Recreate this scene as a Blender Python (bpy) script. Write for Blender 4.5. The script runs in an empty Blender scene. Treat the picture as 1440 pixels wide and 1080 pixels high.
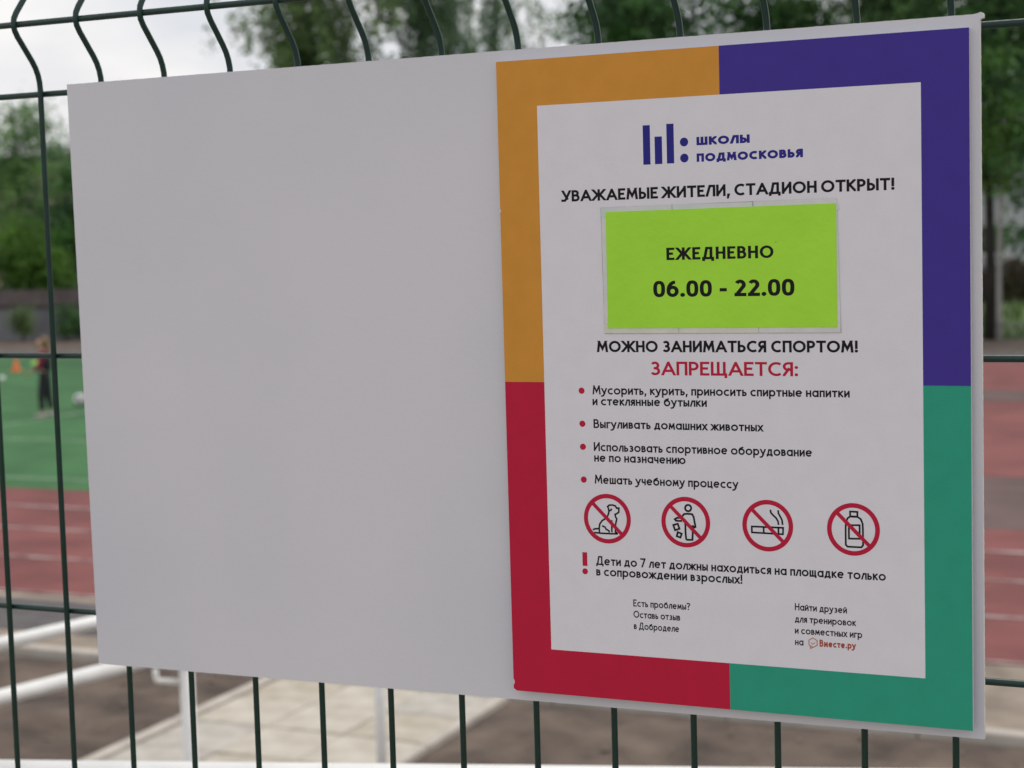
import bpy, bmesh, math, random
from mathutils import Vector, Matrix, noise
import numpy as np

S = bpy.context.scene
COL = S.collection
R = math.radians

# ------------------------------------------------------------------ camera
CAM = Vector((0.473256, -1.046014, -0.113898))
RIGHT = Vector((0.9133489, 0.4062113, -0.0280399))
DOWN = Vector((0.0091332, -0.0892849, -0.9959643))
FWD = Vector((-0.4070754, 0.9094068, -0.0852583))
FPX = 2432.28
cam_data = bpy.data.cameras.new('camera')
cam = bpy.data.objects.new('camera', cam_data)
COL.objects.link(cam)
m = Matrix.Identity(4)
for i in range(3):
    m[i][0] = RIGHT[i]; m[i][1] = -DOWN[i]; m[i][2] = -FWD[i]; m[i][3] = CAM[i]
cam.matrix_world = m
cam_data.sensor_width = 36.0
cam_data.lens = FPX / 1440 * 36.0
cam_data.clip_start = 0.02
cam_data.clip_end = 2000
cam_data.dof.use_dof = True
cam_data.dof.focus_distance = 1.10
cam_data.dof.aperture_fstop = 12.0
S.camera = cam

# ------------------------------------------------------------------ world, sun, exposure
SUN_EL, SUN_AZ = R(58), R(25)          # azimuth measured from +Y towards +X
world = bpy.data.worlds.new('World')
S.world = world
world.use_nodes = True
nt = world.node_tree
nt.nodes.clear()
out = nt.nodes.new('ShaderNodeOutputWorld')
bg = nt.nodes.new('ShaderNodeBackground')
bg.inputs['Strength'].default_value = 0.1
sky = nt.nodes.new('ShaderNodeTexSky')
sky.sky_type = 'NISHITA'
sky.sun_disc = False
sky.sun_elevation = SUN_EL
sky.sun_rotation = SUN_AZ
sky.air_density = 1.5
sky.dust_density = 3.0
tc = nt.nodes.new('ShaderNodeTexCoord')
mp = nt.nodes.new('ShaderNodeMapping')
mp.inputs['Scale'].default_value = (1.0, 1.0, 3.0)
cn = nt.nodes.new('ShaderNodeTexNoise')
cn.inputs['Scale'].default_value = 5.0
cn.inputs['Detail'].default_value = 5.0
cn.inputs['Roughness'].default_value = 0.5
cr = nt.nodes.new('ShaderNodeValToRGB')
cr.color_ramp.elements[0].position = 0.36
cr.color_ramp.elements[0].color = (6.6, 6.85, 7.5, 1)
cr.color_ramp.elements[1].position = 0.62
cr.color_ramp.elements[1].color = (9.5, 9.3, 9.25, 1)
mx = nt.nodes.new('ShaderNodeMix')
mx.data_type = 'RGBA'
mx.inputs['Factor'].default_value = 0.9
L = nt.links.new
L(tc.outputs['Generated'], mp.inputs['Vector'])
L(mp.outputs['Vector'], cn.inputs['Vector'])
L(cn.outputs['Fac'], cr.inputs['Fac'])
L(sky.outputs['Color'], mx.inputs['A'])
L(cr.outputs['Color'], mx.inputs['B'])
L(mx.outputs['Result'], bg.inputs['Color'])
L(bg.outputs['Background'], out.inputs['Surface'])

sd = bpy.data.lights.new('sun', 'SUN')
sd.energy = 1.3
sd.angle = R(25)
sd.color = (1.0, 0.96, 0.9)
sun = bpy.data.objects.new('sun', sd)
COL.objects.link(sun)
sdir = Vector((math.sin(SUN_AZ) * math.cos(SUN_EL), math.cos(SUN_AZ) * math.cos(SUN_EL), math.sin(SUN_EL)))
sun.rotation_euler = sdir.to_track_quat('Z', 'Y').to_euler()
sun.location = (0, 5, 20)

S.view_settings.view_transform = 'Standard'
S.view_settings.look = 'None'
S.view_settings.exposure = 0.12
S.view_settings.gamma = 1.0
S.view_settings.use_curve_mapping = False

H = 2.6
G = CAM.z - H          # ground height


def at(px, py, d):     # survey helper: a sight line of the photograph at depth d
    return CAM + (RIGHT * ((px - 720) / FPX) + DOWN * ((py - 540) / FPX) + FWD) * d


def on_level(px, py, z):
    r = RIGHT * ((px - 720) / FPX) + DOWN * ((py - 540) / FPX) + FWD
    return CAM + r * ((z - CAM.z) / r.z)


# ------------------------------------------------------------------ materials
def mat(name, col, rough=0.6, col2=None, scale=10.0, detail=4.0, bump=0.0, bscale=None, metallic=0.0,
        spec=None, lo=0.35, hi=0.65, trans=0.0, stretch=None):
    M = bpy.data.materials.new(name)
    M.use_nodes = True
    n = M.node_tree
    b = n.nodes['Principled BSDF']
    b.inputs['Base Color'].default_value = (*col, 1)
    b.inputs['Roughness'].default_value = rough
    b.inputs['Metallic'].default_value = metallic
    if spec is not None:
        b.inputs['Specular IOR Level'].default_value = spec
    t = n.nodes.new('ShaderNodeTexCoord')
    vec = t.outputs['Object']
    if stretch:
        mpn = n.nodes.new('ShaderNodeMapping')
        mpn.inputs['Scale'].default_value = stretch
        n.links.new(vec, mpn.inputs['Vector'])
        vec = mpn.outputs['Vector']
    if col2 is not None:
        x = n.nodes.new('ShaderNodeTexNoise')
        x.inputs['Scale'].default_value = scale
        x.inputs['Detail'].default_value = detail
        n.links.new(vec, x.inputs['Vector'])
        r = n.nodes.new('ShaderNodeValToRGB')
        r.color_ramp.elements[0].position = lo
        r.color_ramp.elements[0].color = (*col, 1)
        r.color_ramp.elements[1].position = hi
        r.color_ramp.elements[1].color = (*col2, 1)
        n.links.new(x.outputs['Fac'], r.inputs['Fac'])
        n.links.new(r.outputs['Color'], b.inputs['Base Color'])
    if bump:
        x2 = n.nodes.new('ShaderNodeTexNoise')
        x2.inputs['Scale'].default_value = bscale or scale * 3
        x2.inputs['Detail'].default_value = 3
        n.links.new(vec, x2.inputs['Vector'])
        bp = n.nodes.new('ShaderNodeBump')
        bp.inputs['Strength'].default_value = bump
        bp.inputs['Distance'].default_value = 0.01
        n.links.new(x2.outputs['Fac'], bp.inputs['Height'])
        n.links.new(bp.outputs['Normal'], b.inputs['Normal'])
    if trans:
        tr = n.nodes.new('ShaderNodeBsdfTranslucent')
        ms = n.nodes.new('ShaderNodeMixShader')
        ms.inputs['Fac'].default_value = trans
        o = n.nodes['Material Output']
        if col2 is not None:
            n.links.new(r.outputs['Color'], tr.inputs['Color'])
        else:
            tr.inputs['Color'].default_value = (*col, 1)
        n.links.new(b.outputs['BSDF'], ms.inputs[1])
        n.links.new(tr.outputs['BSDF'], ms.inputs[2])
        n.links.new(ms.outputs['Shader'], o.inputs['Surface'])
    return M


def ink(name, col, k=0.94):
    return mat(name, tuple(c * k for c in col), 0.5, col, 60, 5, 0.05, 900, spec=0.18)


M = dict(
    board=mat('white_plastic', (0.610, 0.618, 0.672), 0.5, (0.680, 0.675, 0.712), 3.2, 6, 0.03, 300, spec=0.3),
    board_edge=mat('worn_plastic_edge', (0.60, 0.58, 0.55), 0.8, (0.72, 0.71, 0.69), 60, 3),
    paper=ink('white_vinyl', (0.760, 0.748, 0.800), 0.97),
    orange=ink('orange_vinyl', (0.66, 0.295, 0.044)),
    purple=ink('purple_vinyl', (0.056, 0.034, 0.285)),
    crimson=ink('crimson_vinyl', (0.52, 0.012, 0.048)),
    green=ink('green_vinyl', (0.029, 0.345, 0.228)),
    navy=ink('navy_print', (0.026, 0.022, 0.24)),
    black=ink('black_print', (0.008, 0.007, 0.009)),
    red=ink('red_print', (0.52, 0.012, 0.050)),
    rust=ink('rust_print', (0.42, 0.075, 0.045)),
    ochre=ink('ochre_print', (0.52, 0.22, 0.12)),
    lime=mat('fluorescent_paper', (0.37, 0.76, 0.035), 0.4, (0.40, 0.80, 0.04), 25, 3, 0.05, 120, spec=0.4),
    tape=mat('clear_tape', (0.63, 0.64, 0.61), 0.3, (0.69, 0.69, 0.67), 90, 4, spec=0.5),
    tape_stain=mat('stained_tape', (0.56, 0.65, 0.61), 0.3, (0.68, 0.68, 0.66), 60, 4, spec=0.5),
    tape_yellow=mat('yellowed_tape', (0.63, 0.65, 0.53), 0.3, (0.70, 0.70, 0.62), 90, 4, spec=0.5),
    grime=mat('grime_line', (0.12, 0.12, 0.11), 0.8, (0.42, 0.42, 0.39), 160, 3),
    wire=mat('green_powder_coat', (0.006, 0.028, 0.023), 0.36, (0.009, 0.040, 0.031), 40, 4, 0.05, 500, spec=0.4),
    steel=mat('white_paint', (0.86, 0.855, 0.83), 0.4, (0.79, 0.78, 0.75), 14, 4, 0.04, 200),
    soil=mat('soil', (0.058, 0.041, 0.032), 0.95, (0.175, 0.130, 0.098), 2.6, 9, 0.9, 30, lo=0.33, hi=0.72),
    sand=mat('sandy_strip', (0.20, 0.16, 0.125), 0.95, (0.37, 0.305, 0.24), 2.3, 8, 0.5, 40),
    asphalt=mat('old_asphalt', (0.085, 0.078, 0.080), 0.9, (0.13, 0.115, 0.11), 6, 7, 0.4, 80),
    paver=mat('concrete_paver', (0.44, 0.395, 0.32), 0.9, (0.57, 0.525, 0.445), 5, 7, 0.4, 90),
    paver_b=mat('concrete_paver_yellowish', (0.39, 0.34, 0.265), 0.9, (0.53, 0.48, 0.395), 6, 7, 0.4, 90),
    paver_c=mat('concrete_paver_grey', (0.40, 0.37, 0.32), 0.9, (0.53, 0.495, 0.435), 7, 7, 0.4, 90),
    kerb=mat('kerb_concrete', (0.43, 0.385, 0.33), 0.9, (0.54, 0.49, 0.43), 5, 6, 0.4, 80),
    track=mat('red_rubber', (0.155, 0.044, 0.041), 0.9, (0.235, 0.072, 0.066), 1.3, 9, 0.3, 120),
    rubber=mat('grey_rubber', (0.098, 0.060, 0.055), 0.9, (0.145, 0.092, 0.085), 1.6, 8, 0.3, 120),
    line=mat('worn_white_line', (0.22, 0.12, 0.11), 0.8, (0.55, 0.46, 0.44), 5, 7),
    turf=mat('artificial_turf', (0.026, 0.108, 0.030), 0.95, (0.046, 0.165, 0.050), 1.0, 9, 0.4, 60),
    turf_line=mat('turf_line', (0.10, 0.22, 0.11), 0.9, (0.22, 0.33, 0.20), 3, 6),
    grass=mat('ground_grass', (0.045, 0.060, 0.025), 0.95, (0.085, 0.150, 0.030), 0.35, 9, 0.6, 20),
    blade=mat('grass_blade', (0.05, 0.10, 0.02), 0.8, (0.11, 0.21, 0.035), 0.6, 4, trans=0.2),
    concrete=mat('grey_concrete', (0.165, 0.165, 0.185), 0.9, (0.215, 0.21, 0.225), 2, 7, 0.3, 40),
    brown=mat('brown_metal', (0.095, 0.075, 0.074), 0.8, (0.14, 0.112, 0.11), 2.5, 6, 0.3, 30),
    dark_brown=mat('dark_brown_metal', (0.035, 0.026, 0.026), 0.8, (0.055, 0.04, 0.04), 3, 5),
    bark=mat('bark', (0.018, 0.015, 0.013), 0.95, (0.042, 0.035, 0.030), 6, 6, 0.8, 14, stretch=(1, 1, 0.25)),
    birch=mat('birch_bark', (0.33, 0.32, 0.30), 0.85, (0.05, 0.05, 0.045), 5, 6, 0.4, 14, lo=0.56, hi=0.64,
              stretch=(0.6, 0.6, 2.0)),
    leaf_dark=mat('dark_leaf', (0.039, 0.093, 0.039), 0.6, (0.150, 0.333, 0.088), 1.1, 3, lo=0.42, hi=0.62, trans=0.4),  # green leaf tones: raised patch contrast also paints sunlit clumps into the colour
    leaf_mid=mat('mid_leaf', (0.091, 0.161, 0.074), 0.6, (0.262, 0.459, 0.140), 1.1, 3, lo=0.42, hi=0.62, trans=0.4),
    leaf_olive=mat('olive_leaf', (0.098, 0.154, 0.059), 0.6, (0.252, 0.375, 0.139), 1.1, 3, lo=0.42, hi=0.62, trans=0.4),
    leaf_birch=mat('birch_leaf', (0.089, 0.154, 0.089), 0.6, (0.238, 0.365, 0.178), 1.1, 3, lo=0.42, hi=0.62, trans=0.4),
    leaf_light=mat('light_leaf', (0.075, 0.159, 0.027), 0.6, (0.163, 0.331, 0.050), 1.1, 3, lo=0.42, hi=0.62, trans=0.4),
    leaf_brown=mat('dry_leaf', (0.055, 0.042, 0.026), 0.7, (0.10, 0.085, 0.042), 1.1, 3, lo=0.42, hi=0.62, trans=0.2),
    wall_pink=mat('pink_render', (0.42, 0.31, 0.27), 0.9, (0.50, 0.38, 0.33), 1.2, 6),
    wall_grey=mat('pale_render', (0.40, 0.41, 0.43), 0.9, (0.50, 0.50, 0.51), 1.2, 6),
    roof=mat('roof_sheet', (0.12, 0.10, 0.095), 0.8, (0.17, 0.14, 0.13), 1.5, 5),
    frame=mat('window_frame', (0.62, 0.62, 0.60), 0.6, (0.55, 0.55, 0.54), 8, 3),
    glass=mat('window_glass', (0.03, 0.035, 0.04), 0.12, (0.05, 0.055, 0.06), 1, 2),
    skin=mat('skin', (0.52, 0.31, 0.22), 0.6, (0.58, 0.36, 0.26), 12, 3),
    hair=mat('blond_hair', (0.33, 0.215, 0.12), 0.7, (0.17, 0.10, 0.05), 14, 5, 0.5, 60),
    jacket=mat('crimson_top', (0.30, 0.018, 0.065), 0.85, (0.24, 0.014, 0.05), 9, 4, 0.3, 30),
    vest=mat('black_cloth', (0.013, 0.013, 0.017), 0.9, (0.022, 0.022, 0.027), 9, 4, 0.3, 30),
    shoe=mat('pale_shoe', (0.50, 0.44, 0.42), 0.7, (0.40, 0.35, 0.34), 20, 3),
    cone=mat('orange_plastic', (0.80, 0.17, 0.03), 0.5, (0.70, 0.14, 0.03), 8, 3),
    marker=mat('lime_plastic', (0.42, 0.75, 0.10), 0.5, (0.36, 0.65, 0.09), 8, 3),
    ball=mat('ball_white', (0.75, 0.75, 0.74), 0.45, (0.66, 0.66, 0.65), 12, 3),
    ball_dark=mat('ball_black', (0.03, 0.03, 0.03), 0.45, (0.05, 0.05, 0.05), 12, 3),
    clamp=mat('grey_clamp', (0.25, 0.25, 0.25), 0.5, (0.32, 0.32, 0.32), 20, 3),
)


# ------------------------------------------------------------------ object helpers
def tag(o, label=None, cat=None, group=None, kind=None):
    if label: o['label'] = label
    if cat: o['category'] = cat
    if group: o['group'] = group
    if kind: o['kind'] = kind
    return o


def empty(name, loc=(0, 0, 0), label=None, cat=None, group=None, kind=None, rz=0.0):
    o = bpy.data.objects.new(name, None)
    o.empty_display_size = 0.1
    o.location = loc
    o.rotation_euler = (0, 0, rz)
    COL.objects.link(o)
    return tag(o, label, cat, group, kind)


def link(name, me, material=None, parent=None, loc=(0, 0, 0)):
    o = bpy.data.objects.new(name, me)
    COL.objects.link(o)
    if material is not None and not me.materials:
        for mm in (material if isinstance(material, (list, tuple)) else [material]):
            me.materials.append(mm)
    o.location = loc
    if parent is not None:
        o.parent = parent
    return o


class MB:
    """collects simple shapes for ONE mesh"""

    def __init__(self):
        self.v = []; self.f = []; self.smooth = []; self.mi = []

    def add(self, vs, fs, smooth=False, mi=0):
        k = len(self.v)
        self.v += [tuple(p) for p in vs]
        self.f += [tuple(i + k for i in f) for f in fs]
        self.smooth += [smooth] * len(fs)
        self.mi += [mi] * len(fs)
        return self

    def box(self, a, b, mi=0, bev=0.0):
        (x0, y0, z0), (x1, y1, z1) = a, b
        if bev <= 0:
            vs = [(x0, y0, z0), (x1, y0, z0), (x1, y1, z0), (x0, y1, z0), (x0, y0, z1), (x1, y0, z1), (x1, y1, z1), (x0, y1, z1)]
            fs = [(0, 3, 2, 1), (4, 5, 6, 7), (0, 1, 5, 4), (1, 2, 6, 5), (2, 3, 7, 6), (3, 0, 4, 7)]
            return self.add(vs, fs, mi=mi)
        c = bev   # chamfered top
        vs = [(x0, y0, z0), (x1, y0, z0), (x1, y1, z0), (x0, y1, z0), (x0, y0, z1 - c), (x1, y0, z1 - c), (x1, y1, z1 - c), (x0, y1, z1 - c),
              (x0 + c, y0 + c, z1), (x1 - c, y0 + c, z1), (x1 - c, y1 - c, z1), (x0 + c, y1 - c, z1)]
        fs = [(0, 3, 2, 1), (0, 1, 5, 4), (1, 2, 6, 5), (2, 3, 7, 6), (3, 0, 4, 7), (4, 5, 9, 8), (5, 6, 10, 9), (6, 7, 11, 10), (7, 4, 8, 11), (8, 9, 10, 11)]
        return self.add(vs, fs, mi=mi)

    def tube(self, pts, rad, n=10, mi=0, cap=True):
        pts = [Vector(p) for p in pts]
        rad = rad if isinstance(rad, (list, tuple)) else [rad] * len(pts)
        vs = []; fs = []
        t0 = (pts[1] - pts[0]).normalized()
        ref = Vector((0, 0, 1)) if abs(t0.z) < 0.9 else Vector((1, 0, 0))
        u = t0.cross(ref).normalized()
        for i, p in enumerate(pts):
            if i == 0: t = t0
            elif i == len(pts) - 1: t = (pts[i] - pts[i - 1]).normalized()
            else: t = ((pts[i + 1] - p).normalized() + (p - pts[i - 1]).normalized()).normalized()
            u = (u - t * u.dot(t)).normalized()
            w = t.cross(u)
            for k in range(n):
                a = 2 * math.pi * k / n
                vs.append(p + (u * math.cos(a) + w * math.sin(a)) * rad[i])
        for i in range(len(pts) - 1):
            for k in range(n):
                a = i * n + k; b = i * n + (k + 1) % n
                fs.append((a, b, b + n, a + n))
        self.add(vs, fs, True, mi)
        if cap:
            k0 = len(self.v) - len(vs)
            self.f.append(tuple(k0 + k for k in reversed(range(n)))); self.smooth.append(False); self.mi.append(mi)
            e = k0 + (len(pts) - 1) * n
            self.f.append(tuple(e + k for k in range(n))); self.smooth.append(False); self.mi.append(mi)
        return self

    def lathe(self, prof, n=24, mi=0, center=(0, 0)):
        vs = []; fs = []
        for r, z in prof:
            for k in range(n):
                a = 2 * math.pi * k / n
                vs.append((center[0] + r * math.cos(a), center[1] + r * math.sin(a), z))
        for i in range(len(prof) - 1):
            for k in range(n):
                a = i * n + k; b = i * n + (k + 1) % n
                fs.append((a, b, b + n, a + n))
        return self.add(vs, fs, True, mi)

    def mesh(self, name):
        me = bpy.data.meshes.new(name)
        me.from_pydata(self.v, [], self.f)
        me.polygons.foreach_set('use_smooth', self.smooth)
        me.polygons.foreach_set('material_index', self.mi)
        me.update()
        return me

    def build(self, name, material, parent=None, loc=(0, 0, 0)):
        return link(name, self.mesh(name), material, parent, loc)


def sheet(name, x0, x1, y0, y1, z, material, parent=None, thick=0.0):
    b = MB()
    if thick:
        b.box((x0, y0, z - thick), (x1, y1, z))
    else:
        b.add([(x0, y0, z), (x1, y0, z), (x1, y1, z), (x0, y1, z)], [(0, 1, 2, 3)])
    return b.build(name, material, parent)


# ================================================================== GROUND AND FIELD
tag(sheet('ground', -400, 400, -60, 900, G - 0.02, M['grass']), kind='structure')
# bare yard behind the viewer and under the fence
tag(sheet('yard', -30, 30, -30, 0.9, G - 0.010, M['sand']), kind='structure')


def soil_bed(name, x0, x1, y0, y1, step, seed):
    nx = int((x1 - x0) / step); ny = int((y1 - y0) / step)
    b = MB(); vs = []
    for j in range(ny + 1):
        for i in range(nx + 1):
            x = x0 + (x1 - x0) * i / nx; y = y0 + (y1 - y0) * j / ny
            z = 0.05 * noise.noise(Vector((x * 1.1 + seed, y * 1.1, 0))) + 0.035 * noise.noise(Vector((x * 4.1, y * 4.1, seed))) \
                + 0.012 * noise.noise(Vector((x * 11, y * 11, seed)))
            e = min(i, nx - i, j, ny - j)
            z = G + 0.015 + (z + 0.01) * min(1, e / 3)
            vs.append((x, y, z))
    fs = [(j * (nx + 1) + i, j * (nx + 1) + i + 1, (j + 1) * (nx + 1) + i + 1, (j + 1) * (nx + 1) + i) for j in range(ny) for i in range(nx)]
    b.add(vs, fs, True)
    return tag(b.build(name, M['soil']), kind='structure')


PX0, PX1 = -4.93, -3.52        # paved path
KY = 7.58                      # kerb along the track side
soil_bed('soil_bed', -14.0, PX0 - 0.07, 0.9, KY - 0.01, 0.09, 3.0)
soil_bed('soil_bed', PX1 + 0.07, 6.0, 0.9, KY - 0.01, 0.09, 8.0)

rng = random.Random(5)
# clods of earth lying on the beds
def clods():
    b = MB()
    for k in range(900):
        x = rng.uniform(-9.5, 1.6); y = rng.uniform(3.2, KY - 0.1)
        if PX0 - 0.1 < x < PX1 + 0.1: continue
        r = rng.uniform(0.006, 0.022)
        z = G + 0.03
        vs = []
        for (a, c, d) in ((1, 0, 0), (-1, 0, 0), (0, 1, 0), (0, -1, 0), (0, 0, .8), (0, 0, -.8)):
            vs.append((x + r * a * rng.uniform(.7, 1.3), y + r * c * rng.uniform(.7, 1.3), z + r * d))
        b.add(vs, [(0, 2, 4), (2, 1, 4), (1, 3, 4), (3, 0, 4), (2, 0, 5), (1, 2, 5), (3, 1, 5), (0, 3, 5)])
    return b.build('soil_clods', mat('clod', (0.17, 0.13, 0.10), 0.95, (0.27, 0.215, 0.17), 9, 4))
tag(clods(), 'small clods of dry earth scattered over the planting beds', 'earth', kind='stuff')

# paved path of square slabs
path = empty('paved_path', (0, 0, G), kind='structure')
pb = MB().box((PX0, 0.9, -0.04), (PX1, KY, 0.006)); pb.build('bedding', M['soil'], path)
tw = (PX1 - PX0) / 3
pav_mesh = []
for k in range(3):
    pm = MB().box((-tw / 2 + 0.005, -tw / 2 + 0.005, -0.03), (tw / 2 - 0.005, tw / 2 - 0.005, 0.0), bev=0.005).mesh('paver')
    pm.materials.append((M['paver'], M['paver_b'], M['paver_c'])[k])
    pav_mesh.append(pm)
ny = int((KY - 0.95) / tw)
for j in range(ny):
    for i in range(3):
        o = link('paver', pav_mesh[rng.choice((0, 0, 1, 2))], None, path, (PX0 + (i + .5) * tw, KY - 0.005 - (j + .5) * tw, 0.034 + rng.uniform(-.004, .004)))
        o.rotation_euler = (rng.uniform(-.008, .008), rng.uniform(-.008, .008), rng.uniform(-.01, .01))
km = MB().box((-0.035, -0.495, -0.1), (0.035, 0.495, 0.0), bev=0.008).mesh('kerbstone'); km.materials.append(M['kerb'])
for sx in (PX0 - 0.04, PX1 + 0.04):
    for j in range(7):
        link('kerbstone', km, None, path, (sx, KY - 0.55 - j * 1.0 + 0.02, 0.055))

# kerb along the strip
kerb = empty('kerb', (0, 0, G), kind='structure')
km2 = MB().box((-0.495, -0.045, -0.1), (0.495, 0.045, 0.0), bev=0.01).mesh('kerbstone'); km2.materials.append(M['kerb'])
for i in range(-14, 6):
    o = link('kerbstone', km2, None, kerb, (i + 0.3, KY + 0.06, 0.07 + rng.uniform(-.006, .006)))

tag(sheet('sandy_strip', -40, 12, KY + 0.105, 9.14, G + 0.03, M['sand'], thick=0.05), kind='structure')
tag(sheet('asphalt_path', -40, -5.6, 8.12, 8.98, G + 0.036, M['asphalt']), kind='structure')

# running track with painted lanes
track = tag(sheet('running_track', -60, 22, 9.14, 13.70, G + 0.034, M['track'], thick=0.05), kind='structure')
for y in (10.36, 11.55, 12.67):
    sheet('lane_line', -60, 22, y - 0.03, y + 0.03, G + 0.039, M['line'], track)
sheet('lane_line', -60, 22, 9.15, 9.19, G + 0.039, M['line'], track)
tag(sheet('red_sports_area', -8.0, 22, 16.81, 31.9, G + 0.034, M['track'], thick=0.05), kind='structure')
tag(sheet('grey_runway', -8.0, 22, 13.70, 16.81, G + 0.030, M['rubber'], thick=0.05), kind='structure')
tag(sheet('grey_runway', -8.0, 22, 24.4, 26.1, G + 0.038, M['rubber']), kind='structure')
tag(sheet('kerb_path', -60, 30, 31.95, 34.2, G + 0.030, M['asphalt'], thick=0.05), kind='structure')
tag(sheet('bare_verge', -60, 30, 34.25, 38.4, G + 0.012, M['soil'], thick=0.03), kind='structure')
turf = tag(sheet('football_turf', -60, -8.05, 13.72, 31.9, G + 0.034, M['turf'], thick=0.05), kind='structure')
sheet('turf_marking', -60, -8.1, 14.30, 14.41, G + 0.039, M['turf_line'], turf)
sheet('turf_marking', -60, -8.1, 17.50, 17.62, G + 0.039, M['turf_line'], turf)
sheet('turf_marking', -16.75, -16.63, 17.62, 31.8, G + 0.0392, M['turf_line'], turf)

# far grass tufts on the right
b = MB()
for k in range(5000):
    x = rng.uniform(-26, 12); y = rng.uniform(38.5, 56)
    h = rng.uniform(.08, .22); a = rng.uniform(0, 6.28); w = 0.05
    dx, dy = math.cos(a) * w, math.sin(a) * w
    b.add([(x - dx, y - dy, G - 0.02), (x + dx, y + dy, G - 0.02), (x + rng.uniform(-.06, .06), y + rng.uniform(-.06, .06), G + h)], [(0, 1, 2)])
tag(b.build('grass', M['blade']), 'long green grass under the trees beyond the track', 'grass', kind='stuff')


# ================================================================== FAR WALL, BUILDINGS
WY = 38.9
wall = empty('concrete_wall', (-14.0, WY, G), 'grey concrete panel wall with a brown boarded top beyond the pitch', 'wall')
pm = MB().box((-1.235, -0.06, -0.05), (1.235, 0.06, 0.92)).mesh('wall_panel'); pm.materials.append(M['concrete'])
tm = MB().box((-1.235, -0.05, 0.99), (1.235, 0.04, 1.43)).mesh('board_panel'); tm.materials.append(M['brown'])
rm = MB().box((-1.25, -0.11, 0.915), (1.25, 0.09, 0.995)).mesh('coping'); rm.materials.append(M['dark_brown'])
pp = MB().box((-0.10, -0.10, -0.05), (0.10, 0.12, 0.912)).mesh('pillar'); pp.materials.append(M['concrete'])
for i in range(20):
    x = -1.25 - 2.5 * i
    link('wall_panel', pm, None, wall, (x, 0, 0))
    link('board_panel', tm, None, wall, (x, 0, 0))
    link('coping', rm, None, wall, (x, 0, 0))
    if i < 19: link('pillar', pp, None, wall, (x - 1.25, -0.03, 0))


def building(name, loc, rz, w, d, h, floors, cols, wallm, label):
    o = empty(name, loc, label, 'building', rz=rz)
    MB().box((-w / 2, 0, -0.1), (w / 2, d, h)).build('wall', wallm, o)
    MB().box((-w / 2 - 0.3, -0.3, h + .002), (w / 2 + 0.3, d + 0.3, h + 0.35)).build('roof', M['roof'], o)
    MB().box((-w / 2 - 0.04, -0.06, -0.1), (w / 2 + 0.04, d, 0.6)).build('plinth', M['concrete'], o)
    fh = h / floors
    fm = MB()
    ww, wh = 1.5, 1.45
    fm.box((-ww / 2, -0.05, 0), (-ww / 2 + .09, 0.02, wh)); fm.box((ww / 2 - .09, -0.05, 0), (ww / 2, 0.02, wh))
    fm.box((-ww / 2 + .09, -0.05, 0), (ww / 2 - .09, 0.02, .09)); fm.box((-ww / 2 + .09, -0.05, wh - .09), (ww / 2 - .09, 0.02, wh))
    fm.box((-.04, -0.045, .09), (.04, 0.02, wh - .09))
    fme = fm.mesh('window'); fme.materials.append(M['frame'])
    gm = MB().box((-ww / 2 + .09, -0.02, .09), (ww / 2 - .09, 0.015, wh - .09)).mesh('pane'); gm.materials.append(M['glass'])
    sm = MB().box((-ww / 2 - .08, -0.14, -.07), (ww / 2 + .08, 0.0, -.002)).mesh('sill'); sm.materials.append(M['frame'])
    for f in range(floors):
        for c in range(cols):
            x = -w / 2 + (c + .5) * w / cols
            wo = link('window', fme, None, o, (x, -0.012, f * fh + fh * 0.33))
            link('pane', gm, None, wo); link('sill', sm, None, wo)
    return o


p = at(-120, 364, 96); building('apartment_building', (p.x, p.y, G), R(20), 34, 11, 7.4, 3, 11, M['wall_pink'],
                                'pinkish three storey building half hidden behind the trees on the left')
p = at(1480, 330, 82); building('school_building', (p.x, p.y, G), R(24), 26, 11, 6.4, 2, 9, M['wall_grey'],
                                'pale grey two storey building glimpsed between the dark trees on the right')


# ================================================================== TREES
def leaf_mesh(name, cen, size, rs, squash=1.0):
    """cen: (N,3) leaf centres -> one mesh of folded leaf-sized quads"""
    N = len(cen)
    a = rs.normal(size=(N, 3)); a /= np.linalg.norm(a, axis=1)[:, None]
    b_ = rs.normal(size=(N, 3)); b_ -= a * (a * b_).sum(1)[:, None]; b_ /= np.linalg.norm(b_, axis=1)[:, None]
    s = size * rs.uniform(.6, 1.35, size=(N, 1))
    a = a * s; b_ = b_ * s * 0.62 * squash
    V = np.stack([cen - a, cen - b_, cen + a, cen + b_], 1).reshape(-1, 3)
    me = bpy.data.meshes.new(name)
    me.vertices.add(4 * N); me.vertices.foreach_set('co', V.astype(np.float32).ravel())
    me.loops.add(4 * N); me.loops.foreach_set('vertex_index', np.arange(4 * N, dtype=np.int32))
    me.polygons.add(N); me.polygons.foreach_set('loop_start', np.arange(0, 4 * N, 4, dtype=np.int32))
    me.polygons.foreach_set('loop_total', np.full(N, 4, dtype=np.int32))
    me.update(calc_edges=True); me.validate()
    return me


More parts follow.
